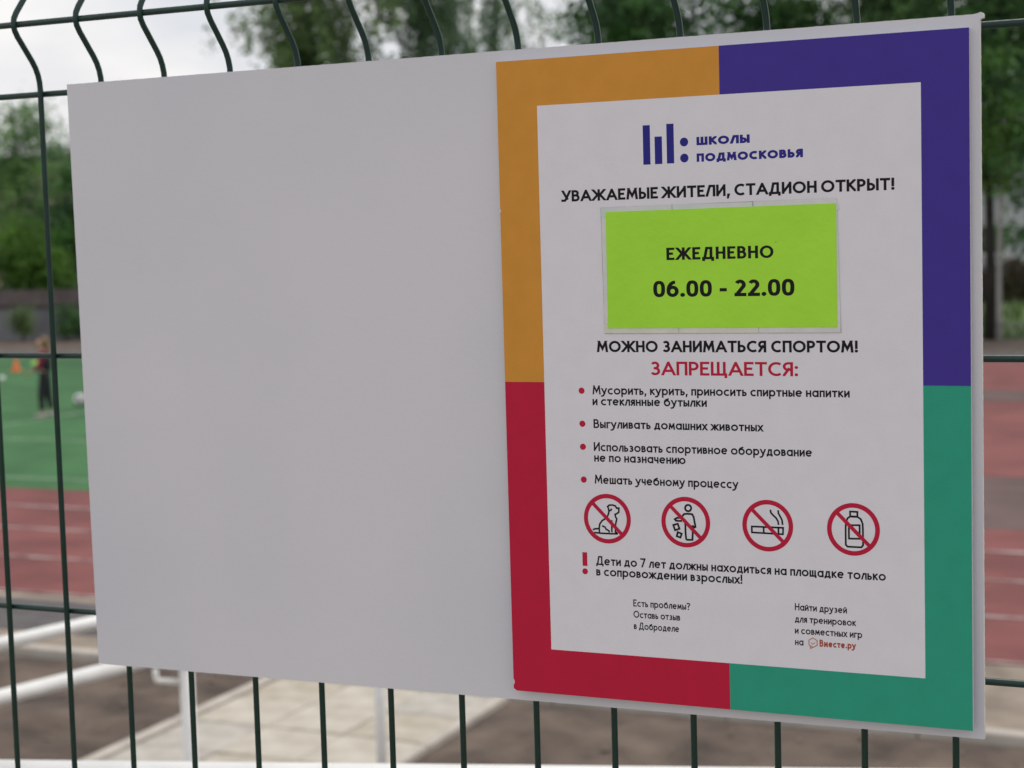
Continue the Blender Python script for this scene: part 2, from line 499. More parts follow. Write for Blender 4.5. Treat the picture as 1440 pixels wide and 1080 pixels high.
def tree(name, base, h, cr_, c0, n_clump, n_leaf, lsize, leafm, barkm, label, seed, tr=0.16, droop=0.0, clump=0.55,
         flat=0.5, lean=0.0, group=None, limbs=26, cat='tree', power=0.55):
    rs = np.random.RandomState(seed); rg = random.Random(seed)
    o = empty(name, base, label, cat, group)
    tb = MB()
    n = 9; pts = []; rad = []
    for i in range(n):
        t = i / (n - 1)
        pts.append((lean * t * t + 0.10 * math.sin(t * 5 + seed) * t, 0.10 * math.cos(t * 4 + seed) * t, t * h * 0.93 - 0.06 * (1 - t)))
        rad.append(tr * (1 - t) ** 0.8 + 0.015 + (0.08 * tr / .16 if i == 0 else 0))
    tb.tube(pts, rad, 9)
    # crown: clump centres in an uneven ellipsoid, limbs lead to them
    zc = (c0 + h) / 2; hz = (h - c0) / 2
    cs = []
    while len(cs) < n_clump:
        d = rs.normal(size=3); d /= np.linalg.norm(d)
        r = rs.uniform(0, 1) ** power
        wob = 0.78 + 0.5 * noise.noise(Vector((d[0] * 1.6 + seed, d[1] * 1.6, d[2] * 1.6)))
        q = Vector((d[0] * r * cr_ * wob, d[1] * r * cr_ * wob, zc + d[2] * r * hz * min(1.05, wob + .15)))
        if noise.noise(q * 0.55 + Vector((seed * 3.1, 0, 0))) < -0.12 and rs.uniform() < 0.8: continue
        cs.append(q + Vector((lean * (q.z / h) ** 2, 0, 0)))
    for k in range(min(limbs, len(cs))):
        e = cs[k * len(cs) // limbs]
        t = max(0.15, min(0.9, (e.z - 0.35 * math.hypot(e.x, e.y)) / h / 0.93))
        i = t * (n - 1); i0 = int(i); a = Vector(pts[i0]).lerp(Vector(pts[min(n - 1, i0 + 1)]), i - i0)
        mid = a.lerp(e, 0.5) + Vector((rg.uniform(-.2, .2), rg.uniform(-.2, .2), 0.12 * (e - a).length))
        r0 = max(0.018, tr * (1 - t) * 0.5)
        tb.tube([a, mid, e], [r0, r0 * .6, 0.008], 5, cap=False)
    tb.build('trunk', barkm, o)
    per = n_leaf // n_clump
    L_ = []
    for c in cs:
        if droop:
            ln = droop * rs.uniform(.5, 1.3)
            ns = 5
            for s_ in range(ns):
                ox, oy = rs.normal(size=2) * clump * 0.55
                t = rs.uniform(0, 1, size=per // ns)
                x = c.x + ox + rs.normal(size=len(t)) * 0.07 + 0.10 * t
                y = c.y + oy + rs.normal(size=len(t)) * 0.07
                z = c.z + rs.normal() * .2 - t * ln
                L_.append(np.stack([x, y, z], 1))
        else:
            g = rs.normal(size=(per, 3)) * clump * rs.uniform(.5, 1.15); g[:, 2] *= flat
            L_.append(g + np.array(c))
    cen = np.concatenate(L_)
    cen = cen[cen[:, 2] > 0.15]
    link('crown', leaf_mesh('crown', cen, lsize, rs), leafm, o)
    return o


def foot(px, d):
    q = at(px, 345, d); return (q.x, q.y, G - 0.02)


# left, beyond the concrete wall
tree('tree', foot(28, 57), 8.1, 2.5, 2.2, 80, 9500, 0.070, M['leaf_mid'], M['bark'],
     'round grey green tree rising behind the concrete wall at the left edge', 11, tr=.15, clump=.5)
tree('tree', foot(98, 55), 6.0, 1.35, 0.9, 70, 8500, 0.085, M['leaf_dark'], M['bark'],
     'dark narrow tree behind the wall beside the white board', 12, tr=.14, clump=.42)
tree('tree', foot(190, 58), 7.6, 2.6, 1.6, 90, 9000, 0.10, M['leaf_mid'], M['bark'],
     'middling green tree hidden behind the blank left half of the board', 13)
tree('tree', foot(300, 60), 7.0, 2.4, 1.5, 80, 8000, 0.10, M['leaf_mid'], M['bark'],
     'low green tree between the hidden tree and the olive weeping tree', 14)
tree('bush', foot(22, 52.5), 3.9, 1.25, 0.9, 70, 7000, 0.06, M['leaf_light'], M['bark'],
     'bright green bush just behind the wall at the left edge', 15, tr=.06, clump=.3, flat=.8, cat='bush')
tree('bush', foot(62, 53), 2.9, 0.9, 0.8, 40, 5000, 0.07, M['leaf_light'], M['bark'],
     'lower bright green bush between the fence wires and the board', 16, tr=.05, clump=.26, flat=.8, cat='bush')
tree('shrub', foot(26, 48.6), 1.05, 0.42, 0.15, 18, 1400, 0.045, M['leaf_olive'], M['bark'],
     'small olive shrub growing against the concrete wall', 17, tr=.02, clump=.14, flat=1, cat='shrub', limbs=8)
tree('shrub', foot(88, 48.4), 1.25, 0.45, 0.1, 20, 1600, 0.045, M['leaf_dark'], M['bark'],
     'dark shrub at the foot of the wall beside the board', 18, tr=.02, clump=.15, flat=1, cat='shrub', limbs=8)
# top middle
tree('weeping_tree', foot(438, 43), 12.5, 2.1, 3.2, 130, 25000, 0.055, M['leaf_olive'], M['bark'],
     'olive green weeping tree above the blank half of the board', 21, tr=.17, droop=.75, clump=.75)
tree('birch_tree', foot(600, 45), 14, 2.0, 3.0, 130, 23000, 0.055, M['leaf_birch'], M['birch'],
     'loose green birch with hanging twigs above the middle of the board', 22, tr=.14, droop=.8, clump=.7)
tree('birch_tree', foot(700, 50), 13, 1.7, 3.8, 80, 11000, 0.055, M['leaf_birch'], M['birch'],
     'thinnest birch with sky showing through beside the dark trees', 23, tr=.11, droop=.7, clump=.65)
tree('bare_sapling', foot(285, 62), 8.9, 0.8, 6.2, 16, 320, 0.05, M['leaf_mid'], M['bark'],
     'thin nearly bare treetop just above the top edge of the board', 24, tr=.04, clump=.3, limbs=14)
# right, dense dark trees
tree('tree', foot(905, 40), 12.5, 2.35, 3.0, 150, 18000, 0.072, M['leaf_dark'], M['bark'],
     'dense dark tree above the orange corner of the poster', 31, tr=.2, clump=.42)
tree('tree', foot(1085, 42), 13.5, 2.7, 2.6, 150, 18000, 0.072, M['leaf_dark'], M['bark'],
     'dense dark tree above the middle of the poster', 32, tr=.2, clump=.42)
tree('tree', foot(1255, 41), 13, 2.5, 2.4, 140, 16500, 0.072, M['leaf_mid'], M['bark'],
     'fresher green tree above the purple corner of the poster', 33, tr=.2, clump=.42)
tree('tree', foot(1393, 38.2), 12.5, 2.3, 2.1, 160, 20000, 0.07, M['leaf_dark'], M['bark'],
     'dark tree with a black trunk right of the board', 34, tr=.11, clump=.42)
tree('tree', foot(1500, 41), 12, 2.6, 1.4, 170, 28000, 0.075, M['leaf_dark'], M['bark'],
     'dark spreading tree at the right edge behind the black trunk', 35, tr=.2, clump=.42)
tree('birch_tree', foot(1405, 37.9), 7.0, 1.0, 2.4, 36, 3200, 0.06, M['leaf_light'], M['birch'],
     'slim young birch with a pale trunk beside the black trunk', 36, tr=.05, clump=.38)
tree('tree', foot(1640, 43), 12, 3.0, 2.0, 150, 18000, 0.1, M['leaf_mid'], M['bark'],
     'broad tree out beyond the right edge', 37, tr=.2, clump=.6)
tree('tree', foot(-150, 58), 9.5, 3.0, 2.0, 120, 12000, 0.1, M['leaf_mid'], M['bark'],
     'broad tree out beyond the left edge', 38, tr=.2, clump=.6)

# brownish hedge behind the grass on the right
rs = np.random.RandomState(77)
hc = []
p0 = at(1330, 330, 57); p1 = at(1560, 330, 57)
for k in range(9000):
    t = rs.uniform(); q = p0.lerp(p1, t)
    hc.append((q.x + rs.normal() * .15, q.y + rs.normal() * .35, G + rs.uniform(0, 1) ** .8 * (1.15 + .25 * math.sin(t * 19))))
ho = link('hedge', leaf_mesh('hedge', np.array(hc), 0.07, rs), M['leaf_brown'])
tag(ho, 'low brownish hedge behind the strip of bright grass on the right', 'hedge')


def bend(pts, r=0.006, n=4):
    outp = [Vector(pts[0])]
    for i in range(1, len(pts) - 1):
        p_ = Vector(pts[i]); a = (Vector(pts[i - 1]) - p_); c = (Vector(pts[i + 1]) - p_)
        rr_ = min(r, a.length * .45, c.length * .45)
        a = p_ + a.normalized() * rr_; c = p_ + c.normalized() * rr_
        for k in range(n + 1):
            t = k / n
            outp.append((a * (1 - t) ** 2 + p_ * 2 * t * (1 - t) + c * t * t))
    outp.append(Vector(pts[-1]))
    return outp



# ================================================================== WHITE EXERCISE BARS
def cyl(a, b_, r, name, parent, n=16, matl='steel'):
    return MB().tube([a, b_], r, n).build(name, M[matl], parent)


ZB = G + 1.3
A0 = on_level(0, 981, ZB); A1 = on_level(140, 944.4, ZB)
B0 = on_level(0, 905.5, ZB); B1 = on_level(129, 876.7, ZB)
dirv = ((A1 - A0).normalized() + (B1 - B0).normalized()).normalized(); dirv.z = 0; dirv.normalize()
pb_ = empty('parallel_bars', (A0.x, A0.y, G), 'white steel parallel bars seen through the fence at lower left', 'exercise bars')
O = Vector((A0.x, A0.y, G))
for P, s1, pr in ((A0, 0.69, 0.0235), (B0, 1.77, 0.0215)):
    s = P - dirv * 1.3 - O; e = P + dirv * (s1 + .03) - O
    cyl(s, e, 0.0235, 'bar', pb_)
    for q in (s + dirv * .2, e - dirv * .03):
        cyl(Vector((q.x, q.y, -0.05)), Vector((q.x, q.y, ZB - G - 0.015)), pr, 'post', pb_, 20)
Pn = A0 + dirv * 0.69
dp = (Pn - CAM).dot(FWD)
br0 = at(252, 959, dp) - O; br1 = at(219, 957.5, dp) - O; br2 = at(218.5, 942, dp) - O
MB().tube(bend([br0, br1, br2], .02), 0.010, 12).build('bracket', M['steel'], pb_)

# high bar close behind the fence, crossing the bottom of the view
E0 = at(-620, 1062 + 37, 2.0); E1 = at(2000, 1088.5 + 37, 2.0)
hb = empty('pull_up_bar', ((E0.x + E1.x) / 2, (E0.y + E1.y) / 2, G), 'thick white horizontal pipe running close behind the fence at the bottom', 'pull-up bar')
O = Vector(hb.location)
cyl(E0 - O, E1 - O, 0.030, 'bar', hb, 28)
for e in (E0 - O, E1 - O):
    cyl(Vector((e.x, e.y, -0.05)), Vector((e.x, e.y, e.z + .03)), 0.034, 'post', hb, 20)


# ================================================================== THINGS ON THE PITCH
def sports_cone(px, py, r, h, material, label):
    q = on_level(px, py, G + 0.034)
    o = empty('sports_cone', q, label, 'cone')
    MB().box((-r, -r, 0.0), (r, r, 0.018), bev=.004).build('base', M[material], o)
    MB().lathe([(r * .78, .018), (r * .70, .03), (r * .2, h * .97), (r * .14, h), (0.0001, h)], 20).build('shell', M[material], o)
    return o


sports_cone(23, 522, 0.115, 0.27, 'cone', 'orange training cone standing on the far green turf')
q = on_level(51, 512, G + 0.034)
o = MB().lathe([(.14, 0), (.14, .006), (.06, .06), (.03, .066), (.03, .060), (.056, .05), (.13, .0)], 24).build('marker_disc', M['marker'], loc=q)
tag(o, 'lime yellow marker disc lying on the turf right of the orange cone', 'marker')
q = on_level(3, 533, G + 0.034)
o = MB().lathe([(.07, 0), (.07, .006), (.04, .06), (.02, .064), (.02, .058), (.036, .05), (.065, .0)], 20).build('marker_disc', M['ball'], loc=q)
tag(o, 'white marker disc on the turf at the far left edge of the frame', 'marker')

# football: panelled ball
q = on_level(113, 572, G + 0.034)
bm = bmesh.new(); bmesh.ops.create_icosphere(bm, subdivisions=3, radius=0.11)
ico = bmesh.new(); bmesh.ops.create_icosphere(ico, subdivisions=1, radius=0.11)
corners = [v.co.normalized() for v in ico.verts]; ico.free()
for f in bm.faces:
    f.smooth = True
    c = f.calc_center_median().normalized()
    f.material_index = 1 if max(c.dot(k) for k in corners) > 0.945 else 0
me = bpy.data.meshes.new('football'); bm.to_mesh(me); bm.free()
o = link('football', me, [M['ball'], M['ball_dark']], None, (q.x, q.y, q.z + 0.11))
tag(o, 'white football on the turf beside the left edge of the board', 'ball')


# person: one continuous skinned body with clothing children
def skin(name, verts, edges, radii, material, parent, sub=2):
    me = bpy.data.meshes.new(name); me.from_pydata(verts, edges, [])
    t = bpy.data.objects.new(name + '_tmp', me); COL.objects.link(t)
    md = t.modifiers.new('s', 'SKIN'); md.use_smooth_shade = True
    for i, r_ in enumerate(radii):
        sv = me.skin_vertices[0].data[i]
        sv.radius = r_ if isinstance(r_, tuple) else (r_, r_); sv.use_root = (i == 0)
    s2 = t.modifiers.new('u', 'SUBSURF'); s2.levels = sub
    dg = bpy.context.evaluated_depsgraph_get()
    fin = bpy.data.meshes.new_from_object(t.evaluated_get(dg))
    fin.name = name
    bpy.data.objects.remove(t)
    for f in fin.polygons: f.use_smooth = True
    fin.materials.clear()
    return link(name, fin, material, parent)


q = on_level(66, 587, G + 0.034)
kid = empty('person', q, 'fair haired child in a crimson top and black trousers standing on the turf', 'person', rz=R(114))
# local: +Y is where the child faces (image left), X sideways, metres, height 1.27
V = [(0, 0, .66), (0, .0, .82), (0, .01, .95), (0, .015, 1.03), (0, .035, 1.07), (0, .05, 1.13), (0, .05, 1.20),
     (-.13, .0, .99), (-.17, .03, .80), (-.15, .17, .70), (.13, .0, .99), (.17, .03, .80), (.15, .17, .72),
     (-.065, 0, .60), (-.075, .05, .34), (-.08, .04, .07), (.065, 0, .60), (.08, -.02, .34), (.09, -.06, .08)]
E_ = [(0, 1), (1, 2), (2, 3), (3, 4), (4, 5), (5, 6), (2, 7), (7, 8), (8, 9), (2, 10), (10, 11), (11, 12), (0, 13), (13, 14), (14, 15), (0, 16), (16, 17), (17, 18)]
Rr = [(.085, .065), (.082, .062), (.09, .065), .035, .034, .072, .062, .036, .029, .02, .036, .029, .02, .06, .042, .028, .06, .042, .028]
skin('body', V, E_, Rr, M['skin'], kid)
skin('crimson_top', [(0, .01, .69), (0, .01, .82)] + [V[i] for i in (2, 7, 8, 10, 11)] + [(0, .012, 1.01), (-.155, .12, .73), (.155, .12, .745)],
     [(0, 1), (1, 2), (2, 3), (3, 4), (2, 5), (5, 6), (2, 7), (4, 8), (6, 9)],
     [(.098, .078), (.094, .072), (.108, .078), .05, .042, .05, .042, .05, .032, .032], M['jacket'], kid)
skin('trousers', [(0, 0, .74), V[13], V[14], (-.08, .042, .10), V[16], V[17], (.09, -.055, .11), (0, 0, .62)],
     [(7, 0), (7, 1), (1, 2), (2, 3), (7, 4), (4, 5), (5, 6)], [(.1, .08), .078, .058, .045, .078, .058, .045, (.1, .08)], M['vest'], kid)
skin('vest', [(0, -.035, .68), (0, -.04, .84), (0, -.03, .985)], [(0, 1), (1, 2)], [(.13, .085), (.125, .08), (.12, .07)], M['vest'], kid)
for sx, y in ((-.08, .03), (.09, -.07)):
    skin('shoe', [(sx, y - .03, .04), (sx, y + .06, .032), (sx, y + .14, .025)], [(0, 1), (1, 2)], [.04, .038, .028], M['shoe'], kid)
for sx, y, z in ((-.15, .17, .70), (.15, .17, .72)):
    hand = skin('hand', [(sx, y, z), (sx, y + .035, z - .015), (sx, y + .07, z - .03)], [(0, 1), (1, 2)], [.02, (.03, .016), (.022, .012)], M['skin'], kid)
    for k, (dx, ln) in enumerate(((-.021, .045), (-.007, .055), (.007, .05), (.021, .04))):
        MB().tube([(sx + dx, y + .075, z - .03), (sx + dx, y + .075 + ln * .6, z - .045), (sx + dx, y + .07 + ln * .8, z - .07)], [.0075, .007, .005], 6).build('finger', M['skin'], hand)
    MB().tube([(sx - .02, y + .03, z - .012), (sx - .045, y + .055, z - .02), (sx - .045, y + .08, z - .035)], [.009, .008, .006], 6).build('thumb', M['skin'], hand)
skin('hair', [(0, .02, 1.235), (0, -.025, 1.19), (0, -.05, 1.11), (0, -.06, 1.03), (0, -.05, .96)], [(0, 1), (1, 2), (2, 3), (3, 4)], [(.07, .055), (.082, .06), (.06, .045), .032, .014], M['hair'], kid)
hd = MB()
for sx in (-.03, .03):
    hd.lathe([(0.0001, .0), (.009, .004), (.011, .011), (.009, .018), (.0001, .022)], 10, center=(sx, .113))
o_ = hd.build('eyes', M['vest'], kid, (0, 0, 1.145))
MB().tube([(0, .112, 1.155), (0, .133, 1.125), (0, .113, 1.118)], [.006, .011, .008], 8).build('nose', M['skin'], kid)
MB().tube([(-.022, .108, 1.098), (0, .116, 1.094), (.022, .108, 1.098)], [.003, .006, .003], 8).build('mouth', M['jacket'], kid)
for sx in (-.074, .074):
    MB().tube([(sx, .045, 1.12), (sx * 1.12, .04, 1.145), (sx, .045, 1.17)], [.006, .014, .007], 8).build('ear', M['skin'], kid)


# ================================================================== THE WIRE FENCE
FD = 0.0252; FS = 0.0568014; FX = -0.448946; FZ = 0.00378
WR = 0.0022
fence = empty('wire_fence', (0, FD, G), 'dark green welded wire fence with a folded top, carrying the sign board', 'fence')
PRO = 0.031; TZ = FZ + 0.0495


zz = lambda z: z - G
prof = [(0, 0, -0.02), (0, 0, zz(FZ + 0.015)), (0, -PRO, zz(TZ)), (0, 0, zz(FZ + 0.086)), (0, 0, zz(FZ + 0.135))]
wm = MB().tube(bend(prof, 0.012), WR, 10).mesh('upright_wire'); wm.materials.append(M['wire'])
I0, I1 = -21, 35
for i in range(I0, I1 + 1):
    o = link('upright_wire', wm, None, fence, (FX + i * FS + rng.uniform(-.0004, .0004), 0, 0))
xa, xb = FX + I0 * FS - .012, FX + I1 * FS + .012
hm = MB().tube([(xa, 0, 0), (xb, 0, 0)], WR * 1.05, 10).mesh('cross_wire'); hm.materials.append(M['wire'])
k = 0
levels = [FZ + 0.1, ] + [FZ - 0.2 * j for j in range(0, 14)]
for z in levels:
    if z < G + 0.05: break
    link('cross_wire', hm, None, fence, (0, WR * 1.7, zz(z)))
link('cross_wire', hm, None, fence, (0, -PRO + WR * 1.2 + .0035, zz(TZ)))
for x in (xa - 0.03, xb + 0.03):
    MB().box((x - .03, -.02, -0.1), (x + .03, .04, zz(FZ + .18))).build('fence_post', M['wire'], fence)

# ================================================================== THE SIGN BOARD
def plate(outline, y0, y1, mi_side=1):
    """flat plate in the XZ plane, front at y0 (towards the viewer)"""
    b = MB(); n = len(outline)
    vs = [(x, y0, z) for x, z in outline] + [(x, y1, z) for x, z in outline]
    b.add(vs, [tuple(range(n))]); b.f[-1] = tuple(reversed(b.f[-1]))
    b.f.append(tuple(range(n, 2 * n))); b.smooth.append(False); b.mi.append(0)
    for i in range(n):
        j = (i + 1) % n
        b.f.append((i, j, j + n, i + n)); b.smooth.append(False); b.mi.append(mi_side)
    return b


def jag(p, q, n, amp):
    res = []
    for k in range(n):
        t = k / n
        res.append((p[0] + (q[0] - p[0]) * t + rng.uniform(-amp, amp) * (k > 0), p[1] + (q[1] - p[1]) * t + rng.uniform(-amp, amp) * (k > 0)))
    return res


BL, BRt, BT, BB = -0.3512, 0.3094, 0.0070, -0.4306
outl = jag((BL, BB), (BRt, BB + .0035), 330, .00009) + jag((BRt, BB + .0035), (BRt, BT - .0024), 260, .00007) + \
    [(BRt, BT - .0024), (BRt + .0009, BT - .0019), (BRt + .0021, BT - .0016), (BRt + .0022, BT + .0003), (BRt + .0017, BT + .0013), (BRt + .0004, BT + .0019), (BRt - .0008, BT + .0014), (BRt - .0024, BT + .0011)] + \
    jag((BRt - .004, BT + .0008), (BL, BT), 330, .00009) + jag((BL, BT), (BL, BB), 140, .00006)
board = plate(outl, 0.0045, 0.0085).build('sign_board', [M['board'], M['board_edge']])
board.rotation_euler = (0.0095, 0, 0)
tag(board, 'large white plastic board hung on the wire fence, its left half blank', 'sign board')
for x in (-0.30, 0.0, 0.26):
    for z in (-0.196, -0.396):
        MB().box((x - .012, 0.0083, z - .012), (x + .012, FD - WR * .6, z + .012)).build('clamp', M['clamp'], board)
# small scuff in the blank half
MB().add([(-.2625, .00446, -.2985), (-.2600, .00446, -.3008), (-.2562, .00446, -.3046), (-.2568, .00438, -.3030), (-.2600, .00438, -.2996)],
         [(0, 1, 4), (1, 2, 3), (1, 3, 4)]).build('scuff', mat('scuff_white', (.80, .79, .80), .5, (.76, .75, .76), 300), board)

# ================================================================== THE POSTER
W_, Hh = 0.30387, 0.42
IX0, IX1, IZ0, IZ1 = 0.0284, 0.2757, -0.0300, -0.3898
SX, SZ = 0.1518, -0.2105
poster = empty('poster', (0, 0, 0), 'poster of stadium rules with an orange, purple, green and crimson border', 'poster')
outl = jag((0, -Hh), (W_, -Hh), 40, .00005) + jag((W_, -Hh), (W_, 0), 60, .00008) + jag((W_, 0), (0, 0), 40, .00005) + jag((0, 0), (0, -Hh), 60, .00005)
plate(outl, 0.0003, 0.0044, 0).build('backing', M['board'], poster)


def quads(name, material, rects, y=0.0, parent=poster):
    b = MB()
    for x0, x1, z0, z1 in rects:     # z0 top, z1 bottom
        b.add([(x0, y, z1), (x1, y, z1), (x1, y, z0), (x0, y, z0)], [(0, 1, 2, 3)])
    return b.build(name, material, parent)


def solid(name, material, rects):
    """printed film, 0.28 mm thick, edge to edge on the backing"""
    b = MB()
    for x0, x1, z0, z1 in rects:
        b.box((x0, 0.0, z1), (x1, 0.00028, z0))
    return b.build(name, material, poster)


solid('orange_border', M['orange'], [(0, SX, 0, IZ0), (0, IX0, IZ0, SZ)])
solid('purple_border', M['purple'], [(SX, W_, 0, IZ0), (IX1, W_, IZ0, SZ)])
solid('crimson_border', M['crimson'], [(0, IX0, SZ, IZ1), (0, SX, IZ1, -Hh)])
solid('green_border', M['green'], [(IX1, W_, SZ, IZ1), (SX, W_, IZ1, -Hh)])
solid('white_field', M['paper'], [(IX0, IX1, IZ0, IZ1)])


# ------------------------------------------------------------------ stroke lettering
def arc(cx, cy, rx, ry, a0, a1, n=None):
    n = n or max(4, int(abs(a1 - a0) / 11))
    return [(cx + rx * math.cos(R(a0 + (a1 - a0) * k / n)), cy + ry * math.sin(R(a0 + (a1 - a0) * k / n))) for k in range(n + 1)]


def sup(cx, cy, rx, ry, p=2.6, n=36):
    r = []
    for k in range(n + 1):
        a = 2 * math.pi * (k % n) / n + math.pi / 2
        c, q = math.cos(a), math.sin(a)
        r.append((cx + rx * math.copysign(abs(c) ** (2 / p), c), cy + ry * math.copysign(abs(q) ** (2 / p), q)))
    return r


def ell(cx, cy, rx, ry):
    return arc(cx, cy, rx, ry, 90, 450, 30)      # closed: first == last


def bowl(x1, yt, yb):                           # bowl from a stem at x=0
    r = (yt - yb) / 2
    return [(0, yt)] + arc(x1 - r * .95, (yt + yb) / 2, r * .95, r, 90, -90, 12) + [(0, yb)]


GL = {  # centre line drawings: width, strokes ; a stroke is (points, flags) b = butt ends
    'А': (.80, [[(0, 0), (.40, 1.02), (.80, 0)], ('b', [(.13, .29), (.67, .29)])]),
    'Б': (.52, [[(.48, 1), (0, 1), (0, 0)], ('b', bowl(.52, .55, 0))]),
    'В': (.54, [[(0, 0), (0, 1)], ('b', bowl(.47, 1, .54)), ('b', bowl(.54, .54, 0))]),
    'Г': (.44, [[(0, 0), (0, 1), (.46, 1)]]),
    'Д': (.80, [[(.10, 0), (.28, 1), (.66, 1), (.66, 0)], [(0, -.17), (0, 0), (.80, 0), (.80, -.17)]]),
    'Е': (.46, [[(.46, 1), (0, 1), (0, 0), (.46, 0)], ('b', [(0, .52), (.46, .52)])]),
    'Ж': (1.04, [[(.52, 0), (.52, 1)], [(.02, 1), (.40, .52), (0, 0)], [(1.02, 1), (.64, .52), (1.04, 0)], ('b', [(.36, .52), (.68, .52)])]),
    'З': (.50, [('b', arc(.23, .76, .22, .24, 150, -88)), ('b', arc(.23, .26, .27, .26, 90, -148)), ('b', [(.14, .52), (.26, .52)])]),
    'И': (.62, [[(0, 0), (0, 1)], [(.62, 0), (.62, 1)], [(0, .02), (.62, .98)]]),
    'Й': (.62, [[(0, 0), (0, 1)], [(.62, 0), (.62, 1)], [(0, .02), (.62, .98)], ('b', arc(.31, 1.42, .15, .14, 190, 350))]),
    'К': (.56, [[(0, 0), (0, 1)], [(.52, 1), (.08, .50)], [(.15, .56), (.58, 0)]]),
    'Л': (.62, [[(-.02, 0), (.24, 1), (.62, 1), (.62, 0)]]),
    'М': (.84, [[(0, 0), (.10, 1)], [(.10, 1), (.42, .26), (.74, 1)], [(.74, 1), (.84, 0)]]),
    'Н': (.60, [[(0, 0), (0, 1)], [(.60, 0), (.60, 1)], ('b', [(0, .52), (.60, .52)])]),
    'О': (.92, [ell(.46, .5, .46, .5)]),
    'П': (.58, [[(0, 0), (0, 1), (.58, 1), (.58, 0)]]),
    'Р': (.50, [[(0, 0), (0, 1)], ('b', bowl(.50, 1, .44))]),
    'С': (.70, [('b', arc(.46, .5, .46, .5, 52, 308))]),
    'Т': (.62, [[(.31, 0), (.31, 1)], [(0, 1), (.62, 1)]]),
    'У': (.64, [[(0, 1), (.34, .30)], [(.64, 1), (.27, .14), (.17, 0), (.03, 0)]]),
    'Х': (.62, [[(.02, 1), (.62, 0)], [(.60, 1), (0, 0)]]),
    'Ц': (.68, [[(0, 1), (0, 0), (.68, 0), (.68, -.2)], [(.58, 1), (.58, 0)]]),
    'Ч': (.52, [[(0, 1), (0, .62)] + arc(.22, .62, .22, .2, 180, 270, 6) + [(.52, .42)], [(.52, 0), (.52, 1)]]),
    'Ш': (.92, [[(0, 1), (0, 0), (.92, 0), (.92, 1)], [(.46, 0), (.46, 1)]]),
    'Щ': (.94, [[(0, 1), (0, 0), (.94, 0), (.94, -.2)], [(.42, 0), (.42, 1)], [(.84, 0), (.84, 1)]]),
    'Ы': (.76, [[(0, 0), (0, 1)], ('b', bowl(.46, .56, 0)), [(.76, 0), (.76, 1)]]),
    'Ь': (.50, [[(0, 0), (0, 1)], ('b', bowl(.50, .56, 0))]),
    'Ю': (1.12, [[(0, 0), (0, 1)], ('b', [(0, .52), (.26, .52)]), ell(.69, .5, .43, .5)]),
    'Я': (.50, [[(.50, 0), (.50, 1)], ('b', [(.5, 1)] + arc(.27, .72, .27, .28, 90, 270, 12) + [(.5, .44)]), [(.26, .44), (0, 0)]]),
    # lower case with their own shapes (unit = x-height box)
    'а': (.80, [ell(.40, .5, .40, .5), [(.80, 0), (.80, 1)]]),
    'б': (.86, [ell(.43, .5, .43, .5), ('b', arc(.52, .62, .52, .66, 195, 118, 8) + [(.52, 1.30), (.74, 1.42)])]),
    'е': (.84, [('b', arc(.42, .5, .42, .5, 8, 318)), ('b', [(.02, .52), (.86, .52)])]),
    'р': (.80, [[(0, -.52), (0, 1)], ell(.40, .5, .40, .5)]),
    'у': (.72, [[(0, 1), (.38, .10)], [(.72, 1), (.22, -.40), (.0, -.48)]]),
    'з': (.56, [('b', arc(.26, .76, .24, .24, 150, -88)), ('b', arc(.26, .26, .29, .26, 90, -148)), ('b', [(.16, .52), (.3, .52)])]),
    # digits and marks
    '0': (.56, [sup(.28, .5, .28, .5)]),
    '2': (.54, [('b', arc(.26, .74, .25, .26, 155, -28, 12) + [(.02, .0)]), [(.02, 0), (.54, 0)]]),
    '6': (.58, [ell(.29, .31, .29, .31), ('b', arc(.46, .38, .46, .62, 180, 88, 10))]),
    '7': (.52, [[(0, 1), (.50, 1), (.16, 0)]]),
    '-': (.34, [('b', [(-.06, .38), (.42, .38)])]),
}
LOW = {c.lower(): c for c in 'ВГДЖИЙКЛМНОПСТХЦЧШЩЫЬЮЯ'}


def clip(poly, lo, hi):
    for s, lim in ((1, lo), (-1, hi)):
        res = []
        for i in range(len(poly)):
            a, c = poly[i], poly[(i + 1) % len(poly)]
            da, dc = s * (a[1] - lim), s * (c[1] - lim)
            if da >= 0: res.append(a)
            if (da >= 0) != (dc >= 0):
                t = da / (da - dc); res.append((a[0] + (c[0] - a[0]) * t, a[1] + (c[1] - a[1]) * t))
        poly = res
        if len(poly) < 3: return []
    return poly


def ribbon(pts, w, closed=False, ext=0.0):
    """centre line -> quads of width w with mitred joints"""
    P = [Vector(p) for p in pts]
    if closed and (P[0] - P[-1]).length < 1e-9: P = P[:-1]
    n = len(P)
    if not closed and ext:
        P[0] = P[0] - (P[1] - P[0]).normalized() * ext
        P[-1] = P[-1] + (P[-1] - P[-2]).normalized() * ext
    Ls, Rs = [], []
    for i in range(n):
        a = P[i - 1] if (i > 0 or closed) else None
        c = P[(i + 1) % n] if (i < n - 1 or closed) else None
        d0 = (P[i] - a).normalized() if a is not None else None
        d1 = (c - P[i]).normalized() if c is not None else None
        if d0 is None: nrm = Vector((-d1.y, d1.x)); s = 1
        elif d1 is None: nrm = Vector((-d0.y, d0.x)); s = 1
        else:
            n0 = Vector((-d0.y, d0.x)); n1 = Vector((-d1.y, d1.x))
            nrm = (n0 + n1)
            if nrm.length < 1e-6: nrm = n0
            nrm.normalize(); s = min(2.6, 1 / max(.2, nrm.dot(n0)))
        Ls.append(P[i] + nrm * w / 2 * s); Rs.append(P[i] - nrm * w / 2 * s)
    q = []
    for i in range(n if closed else n - 1):
        j = (i + 1) % n
        q.append([tuple(Rs[i]), tuple(Rs[j]), tuple(Ls[j]), tuple(Ls[i])])
    return q


